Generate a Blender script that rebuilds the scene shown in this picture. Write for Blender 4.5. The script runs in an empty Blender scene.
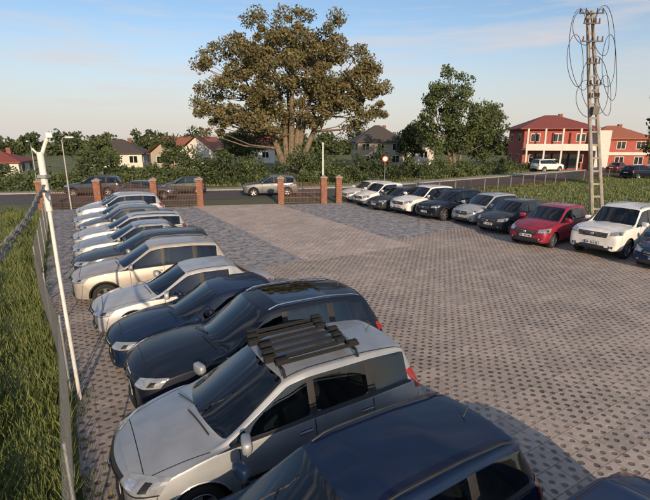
import bpy,bmesh,math,random
import numpy as np
from mathutils import Vector, Matrix
from mathutils.bvhtree import BVHTree
random.seed(7); rng=np.random.default_rng(7)
scene=bpy.context.scene
SC=scene.collection
# ---------------------------------------------------------------- helpers
def link(o,parent=None):
    SC.objects.link(o)
    if parent is not None: o.parent=parent
    return o
def empty(name,loc=(0,0,0),rz=0):
    e=bpy.data.objects.new(name,None); e.empty_display_size=.3
    e.location=loc; e.rotation_euler=(0,0,rz); return link(e)
def mat(name,col,rough=.6,metal=0,noise=None,bump=0,coat=0,ior=1.5,island=None,back=False,spec=.5):
    m=bpy.data.materials.new(name); m.use_nodes=True
    nt=m.node_tree; N=nt.nodes; L=nt.links
    b=N['Principled BSDF']; out=N['Material Output']
    b.inputs['Base Color'].default_value=(*col,1); b.inputs['Roughness'].default_value=rough
    b.inputs['Metallic'].default_value=metal; b.inputs['IOR'].default_value=ior; b.inputs['Specular IOR Level'].default_value=spec
    if coat: b.inputs['Coat Weight'].default_value=coat; b.inputs['Coat Roughness'].default_value=.07
    cs=None
    if noise:
        tc=N.new('ShaderNodeTexCoord'); n=N.new('ShaderNodeTexNoise'); n.inputs['Scale'].default_value=noise[0]; n.inputs['Detail'].default_value=5
        L.new(tc.outputs['Object'],n.inputs['Vector'])
        r=N.new('ShaderNodeValToRGB'); a=noise[1]
        r.color_ramp.elements[0].position=.3; r.color_ramp.elements[1].position=.7
        r.color_ramp.elements[0].color=(*[c*(1-a) for c in col],1)
        c2=noise[2] if len(noise)>2 else [min(1,c*(1+a)) for c in col]
        r.color_ramp.elements[1].color=(*c2,1)
        L.new(n.outputs['Fac'],r.inputs['Fac']); cs=r.outputs['Color']
        if bump:
            bp=N.new('ShaderNodeBump'); bp.inputs['Strength'].default_value=bump; bp.inputs['Distance'].default_value=.02
            L.new(n.outputs['Fac'],bp.inputs['Height']); L.new(bp.outputs['Normal'],b.inputs['Normal'])
    if island:
        g=N.new('ShaderNodeNewGeometry'); r=N.new('ShaderNodeValToRGB')
        r.color_ramp.elements[0].color=(*island[0],1); r.color_ramp.elements[1].color=(*island[1],1)
        L.new(g.outputs['Random Per Island'],r.inputs['Fac'])
        if cs is not None:
            mx=N.new('ShaderNodeMix'); mx.data_type='RGBA'; mx.inputs[0].default_value=.5
            L.new(cs,mx.inputs[6]); L.new(r.outputs['Color'],mx.inputs[7]); cs=mx.outputs[2]
        else: cs=r.outputs['Color']
    if cs is not None: L.new(cs,b.inputs['Base Color'])
    if back:   # inner side of the body shell = dark cabin lining
        g=N.new('ShaderNodeNewGeometry'); d=N.new('ShaderNodeBsdfDiffuse'); d.inputs['Color'].default_value=(.03,.03,.03,1)
        ms=N.new('ShaderNodeMixShader'); L.new(g.outputs['Backfacing'],ms.inputs[0]); L.new(b.outputs[0],ms.inputs[1]); L.new(d.outputs[0],ms.inputs[2]); L.new(ms.outputs[0],out.inputs['Surface'])
    return m
class MB:
    def __init__(s): s.v=[]; s.f=[]; s.m=[]
    def add(s,vs,fs,m=0):
        o=len(s.v); s.v+= [tuple(x) for x in vs]
        for f in fs: s.f.append(tuple(i+o for i in f)); s.m.append(m)
    def box(s,c,sz,m=0,rz=0,M=None):
        hx,hy,hz=sz[0]/2,sz[1]/2,sz[2]/2
        R=Matrix.Rotation(rz,3,'Z') if M is None else M
        vs=[R@Vector((x,y,z))+Vector(c) for x in(-hx,hx) for y in(-hy,hy) for z in(-hz,hz)]
        s.add(vs,[(0,1,3,2),(4,6,7,5),(0,4,5,1),(2,3,7,6),(0,2,6,4),(1,5,7,3)],m)
    def tube(s,pts,r,m=0,n=6,cap=True):
        pts=[Vector(p) for p in pts]; k=len(pts)
        rs=r if hasattr(r,'__len__') else [r]*k
        vs=[]; up=Vector((0,0,1))
        for i,p in enumerate(pts):
            d=(pts[min(i+1,k-1)]-pts[max(i-1,0)])
            if d.length<1e-6: d=Vector((0,0,1))
            d.normalize()
            a=d.cross(up if abs(d.z)<.95 else Vector((1,0,0))).normalized(); b=d.cross(a)
            for j in range(n):
                t=2*math.pi*j/n; vs.append(p+(a*math.cos(t)+b*math.sin(t))*rs[i])
        fs=[(i*n+j,i*n+(j+1)%n,(i+1)*n+(j+1)%n,(i+1)*n+j) for i in range(k-1) for j in range(n)]
        if cap: fs+= [tuple(range(n))[::-1],tuple((k-1)*n+j for j in range(n))]
        s.add(vs,fs,m)
    def sup(s,c,r,m=0,e=.6,nu=14,nv=9,rz=0,ry=0):
        def sp(x): return math.copysign(abs(x)**e,x)
        vs=[];R=Matrix.Rotation(rz,3,'Z')@Matrix.Rotation(ry,3,'Y')
        for i in range(nv):
            ph=-math.pi/2+math.pi*i/(nv-1)
            for j in range(nu):
                th=2*math.pi*j/nu
                vs.append(R@Vector((r[0]*sp(math.cos(ph))*sp(math.cos(th)),r[1]*sp(math.cos(ph))*sp(math.sin(th)),r[2]*sp(math.sin(ph))))+Vector(c))
        fs=[(i*nu+j,i*nu+(j+1)%nu,(i+1)*nu+(j+1)%nu,(i+1)*nu+j) for i in range(nv-1) for j in range(nu)]
        s.add(vs,fs,m)
    def lathe_y(s,prof,m=0,n=32,c=(0,0,0)):
        k=len(prof); vs=[]
        for (r,y) in prof:
            for j in range(n):
                t=2*math.pi*j/n; vs.append((c[0]+r*math.cos(t),c[1]+y,c[2]+r*math.sin(t)))
        s.add(vs,[(i*n+j,(i+1)*n+j,(i+1)*n+(j+1)%n,i*n+(j+1)%n) for i in range(k-1) for j in range(n)],m)
    def mesh(s,name,mats,smooth=False,ang=40):
        me=bpy.data.meshes.new(name); me.from_pydata(s.v,[],s.f)
        for m in mats: me.materials.append(m)
        me.polygons.foreach_set('material_index',s.m)
        if smooth:
            me.polygons.foreach_set('use_smooth',[True]*len(s.f)); me.set_sharp_from_angle(angle=math.radians(ang))
        me.update(); return me
    def obj(s,name,mats,parent=None,smooth=False,loc=(0,0,0),rz=0,ang=40):
        o=bpy.data.objects.new(name,s.mesh(name,mats,smooth,ang)); o.location=loc; o.rotation_euler=(0,0,rz)
        return link(o,parent)
ANG=math.radians(30.5); CQ,SQ=math.cos(ANG),math.sin(ANG)
def W(c,s,z=0): return Vector((c*CQ-s*SQ, c*SQ+s*CQ, z))   # lot frame (across, along) -> world
# ---------------------------------------------------------------- materials
M_glass=mat('window_glass',(.012,.016,.018),.04,ior=1.75)
def carglass():
    m=bpy.data.materials.new('car_glass'); m.use_nodes=True; nt=m.node_tree;N=nt.nodes;L=nt.links
    N.remove(N['Principled BSDF']); out=N['Material Output']
    t=N.new('ShaderNodeBsdfTransparent'); t.inputs['Color'].default_value=(.34,.39,.38,1)
    g=N.new('ShaderNodeBsdfGlossy'); g.inputs['Roughness'].default_value=.03; g.inputs['Color'].default_value=(.95,.97,1,1)
    f=N.new('ShaderNodeFresnel'); f.inputs['IOR'].default_value=1.8
    ms=N.new('ShaderNodeMixShader'); L.new(f.outputs[0],ms.inputs[0]); L.new(t.outputs[0],ms.inputs[1]); L.new(g.outputs[0],ms.inputs[2])
    L.new(ms.outputs[0],out.inputs['Surface']); return m
M_cglass=carglass()
M_black=mat('black_plastic',(.018,.018,.019),.55,noise=(8,.2))
M_seat=mat('seat_fabric',(.07,.07,.072),.9,noise=(12,.2))
M_seam=mat('panel_gap',(.008,.008,.008),.8)
M_chrome=mat('chrome',(.6,.6,.6),.2,1)
M_lamp=mat('headlamp_glass',(.30,.32,.34),.1,.2,noise=(9,.2),coat=1)
M_lampi=mat('headlamp_reflector',(.7,.72,.75),.12,.8)
M_red=mat('tail_lamp_red',(.26,.010,.010),.2,coat=.6,noise=(25,.3))
M_plate=mat('number_plate',(.72,.72,.69),.4)
M_blue=mat('plate_blue_band',(.02,.06,.35),.4)
M_amber=mat('amber_lamp',(.6,.2,.02),.3)
M_tyre=mat('tyre_rubber',(.02,.02,.02),.85,noise=(20,.2))
M_rim=mat('alloy_rim',(.42,.43,.45),.32,.8,noise=(15,.15))
M_dark=mat('wheel_well_dark',(.006,.006,.006),.9)
def paint(name,col,metal=.45,rough=.48,spec=.5): return mat('car_paint_'+name,col,rough,metal,noise=(3.5,.12),coat=.45,back=True,spec=spec)
P_silver=paint('silver',(.31,.335,.36),.35); P_silver2=paint('light_silver',(.43,.44,.45),.3)
P_black=paint('black_blue',(.006,.010,.022),0,.5,.15); P_navy=paint('navy',(.006,.017,.05),0,.5,.15)
P_beige=paint('beige',(.42,.385,.345),.3); P_white=paint('white',(.76,.75,.72),0,.4)
P_red=paint('red',(.28,.012,.035),.1); P_grey=paint('grey',(.13,.14,.15),.4)
P_graph=paint('graphite',(.035,.04,.048),.2,.45,.3); P_green=paint('dark_green',(.03,.045,.04),.3)
P_red2=paint('maroon',(.12,.018,.018),.3); P_blue=paint('dark_blue',(.010,.028,.085),0,.5,.2)
# ---------------------------------------------------------------- cars
def stations(p):
    F=p['L']/2;T=-F;w=p['W']/2;zb=p['zb'];zn=p['zn'];zc=p['zc'];be=p['belt'];H=p['H'];wt=p['wtop']
    bx=p.get('boxy',0)
    S=[(F,w-.20,zb+.11,zn-.15,zn-.10,0,.09,.09,'h'),
       (F-.05,w-.08,zb+.02,zn-.03,zn+.02,0,.20-.1*bx,.20-.1*bx,'h'),
       (F-.38,w-.02,zb,zn+.045,zn+.13,0,.12-.06*bx,.12-.06*bx,'h'),
       (p['fa'],w,zb,(zn+be)/2+.04,(zn+zc)/2+.09,0,.03,.03,'h'),
       (p['cowl'],w,zb,be-.035,zc,0,0,.24-.08*bx,'h'),
       (p['head'],w,zb,be-.015,H-.055,wt,0,.16,'g'),
       (p['B']+.04,w,zb,be,H-.008,wt+.02,0,0,'g'),
       (p['B']-.04,w,zb,be,H-.003,wt+.02,0,0,'g'),
       (p['C']+.05,w,zb,be+.012,H-.012,wt+.01,0,0,'g'),
       (p['C']-.05,w,zb,be+.015,H-.02,wt,0,0,'g'),
       (p['D'],w-.01,zb,be+.03,p['Dz'],wt-.03,0,-.06,'g')]
    if p['tail']=='hatch':
        S+=[(T+.13,w-.04,zb+.03,be-.02,be+.05,0,-.07,-.07,'h'),
            (T+.04,w-.04,zb+.04,.76*p['belt'],.84*p['belt'],0,-.10,-.10,'h'),
            (T+.0,w-.14,zb+.08,.60*p['belt'],.66*p['belt'],0,-.08,-.08,'h')]
    else:
        S+=[(p['RW'],w-.02,zb,be+.0,be+.11,0,0,-.14,'h'),
            (T+.20,w-.05,zb+.02,be-.04,be+.09,0,-.05,-.05,'h'),
            (T+.05,w-.09,zb+.04,.78,.90,0,-.12,-.12,'h'),
            (T,w-.20,zb+.10,.60,.68,0,-.08,-.08,'h')]
    return S
def ring(st):
    x,w,zb,be,zt,wt,bow,bowt,mode=st; H=be-zb
    pts=[(0,zb),(w*.8,zb),(w-.035,zb+.05),(w,zb+.34*H),(w-.008,zb+.74*H),(w-.055,be)]
    if mode=='g': pts+=[(w-.095,be+.03),(wt+.055,zt-.095),(wt+.01,zt-.030),(wt*.55,zt-.006),(0,zt+.004)]
    else:
        Z=lambda y: be+(zt-be)*(1-(y/(w-.055))**2)
        pts+=[(y,Z(y)) for y in (w-.09,w-.12,w-.17,(w-.17)*.5,0)]
    return [(x-(bowt if j>=6 else bow)*(y/w)**2,y,z) for j,(y,z) in enumerate(pts)]
def evalmesh(o):
    d=bpy.context.evaluated_depsgraph_get(); d.update()
    return bpy.data.meshes.new_from_object(o.evaluated_get(d),depsgraph=d)
def build_type(name,p):
    S=stations(p); R=[ring(s) for s in S]; n=len(S)
    bm=bmesh.new(); rows=[]
    cr=bm.edges.layers.float.new('crease_edge')
    cv_=bm.verts.layers.float.new('crease_vert')
    for r in R:
        row=[bm.verts.new(q) for q in r]+[bm.verts.new((r[j][0],-r[j][1],r[j][2])) for j in range(9,0,-1)]
        rows.append(row)
    for i in range(n-1):
        for k in range(20):
            f=bm.faces.new((rows[i][k],rows[i][(k+1)%20],rows[i+1][(k+1)%20],rows[i+1][k]))
            j=k if k<10 else 19-k; m=0
            if j==0: m=2
            if j==1 and p.get('clad'): m=2
            if j==2 and p.get('clad')==2: m=2
            if j==6:
                if i in(4,5,7): m=1
                if i==6: m=2
                if i==8: m=2 if p.get('quarter') else 0
                if i==9 and p.get('quarter'): m=1
            if j in(8,9) and i in(4,10): m=1
            if j in(8,9) and i in(6,7,8) and p.get('pano'): m=1
            if j==5 and 4<=i<=9 : m=2
            f.material_index=m
    for e in(0,n-1):
        r=rows[e]
        for j in range(10):
            a,b=r[j],r[j+1]; c,d=r[(20-j-1)%20],r[(20-j)%20]
            vs=[a,b,c,d]; u=[]
            for v in vs:
                if v not in u: u.append(v)
            f=bm.faces.new(u); f.material_index=2 if j<2 else 0
    bmesh.ops.recalc_face_normals(bm,faces=bm.faces)
    for e in bm.edges:
        if len(e.link_faces)==2 and e.link_faces[0].material_index!=e.link_faces[1].material_index: e[cr]=.92
    for i in range(5,11):
        for k in(6,7,14,13): rows[i][k][cv_]=.72
    for i in range(0,n-1):
        for ks,cv in(((5,15),.5),((4,16),.25),((8,12),.4),((7,13),.45),((2,18),.3)):
            for k in ks:
                e=bm.edges.get((rows[i][k],rows[i+1][k]))
                if e: e[cr]=max(e[cr],cv)
    me=bpy.data.meshes.new('cage'); bm.to_mesh(me); bm.free()
    for m in(P_silver,M_cglass,M_black,M_dark): me.materials.append(m)
    o=link(bpy.data.objects.new('cage',me))
    ss=o.modifiers.new('s','SUBSURF'); ss.levels=3; ss.render_levels=3
    full=evalmesh(o)
    w=p['W']/2; ra=p['R']+.055
    cb=MB()
    for x in(p['fa'],p['ra']):
        for sd in(1,-1):
            y0,y1=sorted((sd*(w-.30),sd*(w+.2)))
            nn=40; vs=[(x+ra*math.cos(2*math.pi*t/nn),y,p['R']+.01+ra*math.sin(2*math.pi*t/nn)) for y in(y0,y1) for t in range(nn)]
            cb.add(vs,[(t,(t+1)%nn,nn+(t+1)%nn,nn+t) for t in range(nn)]+[tuple(range(nn))[::-1],tuple(range(nn,2*nn))],3)
    cm=cb.mesh('cut',[P_silver,M_cglass,M_black,M_dark])
    bmc=bmesh.new(); bmc.from_mesh(cm); bmesh.ops.recalc_face_normals(bmc,faces=bmc.faces); bmc.to_mesh(cm); bmc.free()
    co=link(bpy.data.objects.new('cut',cm))
    bo=o.modifiers.new('b','BOOLEAN'); bo.operation='DIFFERENCE'; bo.object=co; bo.solver='EXACT'
    body=evalmesh(o); body.name=name+'_body'
    bpy.data.objects.remove(o); bpy.data.objects.remove(co)
    body.polygons.foreach_set('use_smooth',[True]*len(body.polygons)); body.set_sharp_from_angle(angle=math.radians(38))
    bmf=bmesh.new(); bmf.from_mesh(full); bvh=BVHTree.FromBMesh(bmf); bmf.free()
    # ------- trim
    T=MB()  # 0 paint 1 glass 2 black 3 seam 4 chrome 5 lamp 6 red 7 plate 8 blue 9 amber 10 reflector 11 seat
    def patch(c4,d,n,m,mt,off=.006):
        d=Vector(d).normalized(); c=[Vector(q) for q in c4]; P={}
        for i in range(n+1):
            for j in range(m+1):
                u,v=i/n,j/m
                q=(c[0]*(1-u)+c[1]*u)*(1-v)+(c[3]*(1-u)+c[2]*u)*v
                h=bvh.ray_cast(q-d*3,d)
                if h[0] is not None: P[i,j]=h[0]-d*off
        for i in range(n):
            for j in range(m):
                ks=[(i,j),(i+1,j),(i+1,j+1),(i,j+1)]
                if all(k in P for k in ks):
                    q=[P[k] for k in ks]
                    if max((q[a]-q[b]).length for a in range(4) for b in range(a))<.6: T.add(q,[(0,1,2,3)],mt)
    F=p['L']/2; Tl=-F; zn=p['zn']; be=p['belt']; zb=p['zb']; H=p['H']
    T.box(((p['cowl']+p['D'])/2-.1,0,be-.38),(p['cowl']-p['D']-.2,2*w-.24,.04),2)
    T.sup((p['cowl']-.32,0,be-.06),(.26,w-.16,.12),2,.5)
    for x,ys in((p['B']-.12,(-.36,.36)),(p['C']-.02 if p['tail']=='hatch' else p['C']+.05,(-.42,0,.42))):
        for y in ys:
            T.sup((x,y,be-.02),(.09,.24 if len(ys)==2 else .21,.30),11,.5,12,9,ry=-.25)
            T.sup((x-.10,y,be+.34 if H>1.55 else be+.26),(.045,.12,.085),11,.6,10,7,ry=-.2)
        T.sup((x+.26,0,be-.30),(.28,w-.22,.10),11,.4)
    tw_=[(p['cowl']-.60+.08*math.sin(a),.36+.18*math.cos(a),be+.02+.17*math.sin(a)) for a in [2*math.pi*k/16 for k in range(17)]]
    T.tube(tw_,.014,2,5)
    for sd in(1,-1):
        lw=p.get('lampw',.42); y1=w-.05; y0=w-lw
        zt=zn+p.get('lampz',.02); lh=p.get('lamph',.16)
        d=(-1,-sd*.55,-.12)
        patch([(F-.12,sd*y0,zt-lh*.75),(F-.40,sd*y1,zt-lh*.55),(F-.52,sd*y1,zt+.05),(F-.18,sd*y0,zt-.01)],d,10,5,5,.008)
        patch([(F-.14,sd*(y0+.06),zt-lh*.55),(F-.22,sd*(y0+.17),zt-lh*.5),(F-.24,sd*(y0+.17),zt-.02),(F-.16,sd*(y0+.06),zt-.03)],d,4,4,10,.012)
        patch([(F-.3,sd*(y0+.24),zt-lh*.45),(F-.36,sd*(y0+.31),zt-lh*.42),(F-.38,sd*(y0+.31),zt+.0),(F-.32,sd*(y0+.24),zt-.01)],d,3,3,9 if p.get('amber') else 2,.012)
        patch([(F-.12,sd*y0,zt-lh*.80),(F-.40,sd*y1,zt-lh*.60),(F-.40,sd*y1,zt-lh*.52),(F-.12,sd*y0,zt-lh*.72)],d,10,1,3,.011)
        patch([(F,sd*(w-.36),zb+.14),(F,sd*(w-.20),zb+.14),(F,sd*(w-.20),zb+.23),(F,sd*(w-.36),zb+.23)],(-1,-sd*.2,0),3,3,2,.008)
        patch([(F,sd*(w-.32),zb+.16),(F,sd*(w-.26),zb+.16),(F,sd*(w-.26),zb+.215),(F,sd*(w-.32),zb+.215)],(-1,-sd*.2,0),3,3,5,.013)
        z0,z1=(be-.20,be+.0) if p['tail']=='sedan' else p.get('tl',(be-.20,be+.04))
        tw=.26 if p['tail']=='sedan' else .15
        patch([(Tl+.22,sd*w,z0+.03),(Tl+.03,sd*(w-tw),z0),(Tl+.1,sd*(w-tw),z1),(Tl+.26,sd*w,z1)],(1,-sd*.9,0),8,8,6,.008)
        patch([(Tl+.16,sd*(w-.05),z0+.07),(Tl+.06,sd*(w-tw+.03),z0+.07),(Tl+.07,sd*(w-tw+.03),z0+.11),(Tl+.17,sd*(w-.05),z0+.11)],(1,-sd*.9,0),4,2,5,.012)
        xs=[p['cowl']-.30,p['B'],p['C']+.02 if p['tail']=='hatch' and p.get('quarter') else p['C']]
        for kx,x in enumerate(xs):
            zl=zb+.10
            if kx==2:
                if x-.02<p['ra']+ra: zl=p['R']*2+.12
            patch([(x-.006,sd*w,zl),(x+.006,sd*w,zl),(x+.006,sd*w,be-.01),(x-.006,sd*w,be-.01)],(0,-sd,0),1,14,3,.003)
        patch([(xs[2],sd*w,zb+.10),(xs[0],sd*w,zb+.10),(xs[0],sd*w,zb+.112),(xs[2],sd*w,zb+.112)],(0,-sd,0),20,1,3,.003)
        if p.get('mould'):
            for a,b in((xs[0]-.03,xs[1]+.02),(xs[1]-.02,max(xs[2],p['ra']+ra+.03)+.02)):
                patch([(b,sd*w,zb+.30),(a,sd*w,zb+.30),(a,sd*w,zb+.355),(b,sd*w,zb+.355)],(0,-sd,0),10,2,p['mould'],.012)
        if p.get('chromeline'):
            patch([(p['D']+.1,sd*w,be+.012),(p['cowl']-.1,sd*w,be-.026),(p['cowl']-.1,sd*w,be-.010),(p['D']+.1,sd*w,be+.028)],(0,-sd,0),20,1,4,.006)
        patch([(F-.30,sd*w,zb+.10),(F-.31,sd*w,zb+.10),(F-.40,sd*w,zn-.1),(F-.39,sd*w,zn-.1)],(0,-sd,0),1,8,3,.003)
        patch([(p['ra']-ra-.06,sd*w,p['R']*2-.02),(Tl+.2,sd*w,z0-.03),(Tl+.2,sd*w,z0-.02),(p['ra']-ra-.06,sd*w,p['R']*2-.01)],(0,-sd,0),8,1,3,.003)
        for x in(p['B']+.14,p['C']+.13):
            h=bvh.ray_cast(Vector((x,sd*3,be-.13)),Vector((0,-sd,0)))
            if h[0] is not None:
                T.sup(h[0]+Vector((0,sd*.016,0)),(.105,.016,.017),0,.7,10,7)
                T.box(h[0]+Vector((0,sd*.002,-.005)),(.16,.006,.05),3)
        mx=p['cowl']-.34
        T.sup((mx,sd*(w+.085),be+.085),(.06,.125,.085),0,.5,16,9,rz=sd*-.25)
        T.box((mx,sd*(w-.02),be+.03),(.06,.12,.04),2)
        T.sup((mx-.045,sd*(w+.088),be+.088),(.02,.105,.068),2,.5,12,7,rz=sd*-.25)
        patch([(F-.36,sd*(w-.24),1),(F-.36,sd*(w-.25),1),(p['cowl']+.02,sd*(w-.135),1),(p['cowl']+.02,sd*(w-.125),1)],(0,0,-1),1,16,3,.003)
        if p.get('rails'):
            pts=[]
            for t in range(13):
                x=p['head']-.16+(p['D']+.12-p['head']+.16)*t/12; y=sd*(p['wtop']-.035)
                h=bvh.ray_cast(Vector((x,y,5)),Vector((0,0,-1)))
                if h[0] is not None: pts.append(h[0]+Vector((0,0,.008 if t in(0,12) else .035)))
            T.tube(pts,.014,p['rails'],6)
        else:
            pts=[]
            for t in range(13):
                x=p['head']-.10+(p['D']+.02-p['head']+.10)*t/12; y=sd*(p['wtop']-.02)
                h=bvh.ray_cast(Vector((x,y,5)),Vector((0,0,-1)))
                if h[0] is not None: pts.append(h[0]+Vector((0,0,.002)))
            T.tube(pts,.007,3,4)
        for xx in(p['fa'],p['ra']):
            pts=[]
            for t in range(15):
                a=math.pi*(-.02+1.04*t/14); X=xx+(ra+.004)*math.cos(a); Z=p['R']+.01+(ra+.004)*math.sin(a)
                h=bvh.ray_cast(Vector((X,sd*3,Z)),Vector((0,-sd,0)))
                if h[0] is not None: pts.append(h[0]+Vector((0,sd*.002,0)))
            if len(pts)>4: T.tube(pts,.03 if p.get('clad') else .014,2 if p.get('clad') else 0,6)
    for yy,y2 in((.55,-.02),(-.05,-.58)):
        pts=[]
        for t in range(6):
            u=t/5; y=yy+(y2-yy)*u
            h=bvh.ray_cast(Vector((p['cowl']-.03-.10*(1-u)+.10,y,5)),Vector((0,0,-1)))
            if h[0] is not None: pts.append(h[0]+Vector((-.0,0,.02)))
        if len(pts)>2: T.tube(pts,.009,2,4)
    patch([(F-.30,-(w-.24),1),(F-.31,-(w-.24),1),(F-.31,w-.24,1),(F-.30,w-.24,1)],(0,0,-1),1,16,3,.003)
    g=p.get('grille','bar')
    gz0,gz1=zn-.17,zn-.02
    if g=='kidney':
        for sd in(1,-1):
            patch([(F,sd*.03,gz0-.06),(F,sd*.25,gz0-.04),(F,sd*.27,gz1+.02),(F,sd*.03,gz1+.03)],(-1,0,-.1),6,5,4,.008)
            patch([(F,sd*.05,gz0-.04),(F,sd*.23,gz0-.02),(F,sd*.25,gz1+.005),(F,sd*.05,gz1+.012)],(-1,0,-.1),6,5,2,.013)
            for k in range(6):
                y=.07+k*.028; patch([(F,sd*y,gz0-.03),(F,sd*(y+.007),gz0-.03),(F,sd*(y+.007),gz1),(F,sd*y,gz1)],(-1,0,-.1),1,4,4,.018)
    else:
        gw=w-lw-.02
        patch([(F,-gw+.06,gz0-.03),(F,gw-.06,gz0-.03),(F,gw,gz1+.01),(F,-gw,gz1+.01)],(-1,0,-.1),12,5,2,.008)
        ns=p.get('slats',3)
        for k in range(ns):
            z=gz0+.0+(gz1-gz0)*(k+.3)/ns
            patch([(F,-gw+.05,z),(F,gw-.05,z),(F,gw-.05,z+.014),(F,-gw+.05,z+.014)],(-1,0,-.1),12,1,4,.016)
        T.sup((F+.005,0,(gz0+gz1)/2),(.02,.06,.06),4,1,12,7)
    patch([(F,-.5,zb+.10),(F,.5,zb+.10),(F,.44,zb+.21),(F,-.44,zb+.21)],(-1,0,0),12,3,2,.008)
    h=bvh.ray_cast(Vector((5,0,zb+.27)),Vector((-1,0,0))); xf=(h[0].x if h[0] is not None else F)+.02
    T.box((xf,0,zb+.29),(.012,.54,.125),2); T.box((xf+.008,0,zb+.29),(.006,.52,.11),7); T.box((xf+.0125,-.24,zb+.29),(.004,.04,.108),8)
    for k,yy in enumerate((-.19,-.14,-.07,-.02,.03,.09,.15,.2)):
        if k!=2: T.box((xf+.0125,yy,zb+.29),(.004,.028,.07),2)
    h=bvh.ray_cast(Vector((-5,0,zb+.50)),Vector((1,0,0))); xr=(h[0].x if h[0] is not None else -F)-.02
    T.box((xr,0,zb+.55),(.012,.52,.11),7)
    patch([(Tl,-.55,zb+.08),(Tl,.55,zb+.08),(Tl,.5,zb+.2),(Tl,-.5,zb+.2)],(1,0,0),10,2,2,.008)
    if p['tail']=='hatch':
        h=bvh.ray_cast(Vector((p['D']+.25,0,5)),Vector((0,0,-1)))
        if h[0] is not None: T.tube([h[0],h[0]+Vector((-.08,0,.12))],[.010,.004],2,6)
    trim=T.mesh(name+'_trim',[P_silver,M_cglass,M_black,M_seam,M_chrome,M_lamp,M_red,M_plate,M_blue,M_amber,M_lampi,M_seat],True,50)
    R=p['R']; wh=MB()
    wh.lathe_y([(.63*R,.085),(.68*R,.10),(.80*R,.108),(.93*R,.10),(.985*R,.085),(R,.05),(R,-.07),(.94*R,-.1),(.63*R,-.1)],0,36)
    wh.lathe_y([(.66*R,.093),(.645*R,.10),(.60*R,.092),(.575*R,.05),(.57*R,-.05)],1,36)
    wh.lathe_y([(.58*R,.015),(.01,.02)],2,24)
    ns=p.get('spokes',5)
    for k in range(ns):
        a=2*math.pi*k/ns+.3
        for da in((-.11,.11) if ns<=6 else (0,)):
            aa=a+da; r0,r1=.10*R,.61*R
            u=Vector((math.cos(aa),0,math.sin(aa))); v=Vector((-math.sin(aa),0,math.cos(aa)))
            q=[]
            for r,hw,y in((r0,.030,.075),(r1,.022,.088)):
                for sv in(-1,1):
                    for yy in(y-.04,y): q.append(u*r+v*sv*hw*R/.33+Vector((0,yy,0)))
            wh.add(q,[(0,1,3,2),(4,6,7,5),(1,5,7,3),(0,4,5,1),(2,3,7,6)],1)
    wh.lathe_y([(.16*R,.05),(.15*R,.082),(.08*R,.088),(.001,.088)],1,20)
    wheel=wh.mesh(name+'_wheel',[M_tyre,M_rim,M_dark],True,50)
    return dict(p=p,body=body,trim=trim,wheel=wheel)
SPEC={
'minivan':dict(L=4.34,W=1.81,H=1.60,zb=.20,zn=.80,zc=1.09,belt=1.00,wtop=.60,fa=1.34,ra=-1.40,cowl=1.14,head=.20,B=-.18,C=-1.12,D=-1.82,Dz=1.53,tail='hatch',R=.325,quarter=1,mould=2,lampw=.46,lamph=.20,lampz=.03,slats=2,tl=(.88,1.18),spokes=5),
'suv':dict(L=4.84,W=1.92,H=1.72,zb=.27,zn=.92,zc=1.17,belt=1.08,wtop=.62,fa=1.50,ra=-1.42,cowl=1.02,head=.20,B=-.20,C=-1.15,D=-1.98,Dz=1.62,tail='hatch',R=.37,quarter=1,rails=4,clad=1,grille='kidney',chromeline=1,pano=1,spokes=5,tl=(.90,1.08)),
'crossover':dict(L=4.66,W=1.86,H=1.66,zb=.25,zn=.88,zc=1.14,belt=1.06,wtop=.61,fa=1.40,ra=-1.30,cowl=1.00,head=.16,B=-.24,C=-1.18,D=-1.90,Dz=1.57,tail='hatch',R=.355,quarter=1,rails=4,clad=1,slats=3,chromeline=1,spokes=5,tl=(.9,1.10)),
'sedan':dict(L=4.66,W=1.80,H=1.45,zb=.18,zn=.70,zc=.99,belt=.90,wtop=.58,fa=1.40,ra=-1.30,cowl=.98,head=.16,B=-.26,C=-1.02,D=-1.20,Dz=1.39,RW=-1.72,tail='sedan',R=.325,chromeline=1,slats=4,spokes=7),
'wagon':dict(L=4.72,W=1.80,H=1.46,zb=.18,zn=.71,zc=.99,belt=.92,wtop=.59,fa=1.42,ra=-1.28,cowl=.98,head=.14,B=-.28,C=-1.16,D=-2.02,Dz=1.38,tail='hatch',R=.325,quarter=1,rails=2,chromeline=1,slats=4,spokes=5,tl=(.70,.96)),
'hatchback':dict(L=3.88,W=1.70,H=1.50,zb=.19,zn=.73,zc=1.02,belt=.95,wtop=.58,fa=1.18,ra=-1.22,cowl=.86,head=.12,B=-.26,C=-1.05,D=-1.58,Dz=1.43,tail='hatch',R=.30,spokes=8,lampw=.38,lamph=.2,tl=(.75,1.0)),
'off_roader':dict(L=4.85,W=1.95,H=1.86,zb=.32,zn=1.06,zc=1.25,belt=1.20,wtop=.70,fa=1.48,ra=-1.33,cowl=.98,head=.40,B=-.10,C=-1.05,D=-2.12,Dz=1.80,tail='hatch',R=.39,quarter=1,rails=4,boxy=1,slats=3,chromeline=1,lamph=.17,lampw=.40,spokes=5,tl=(.95,1.2)),
}
TY={k:build_type(k,v) for k,v in SPEC.items()}
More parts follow.
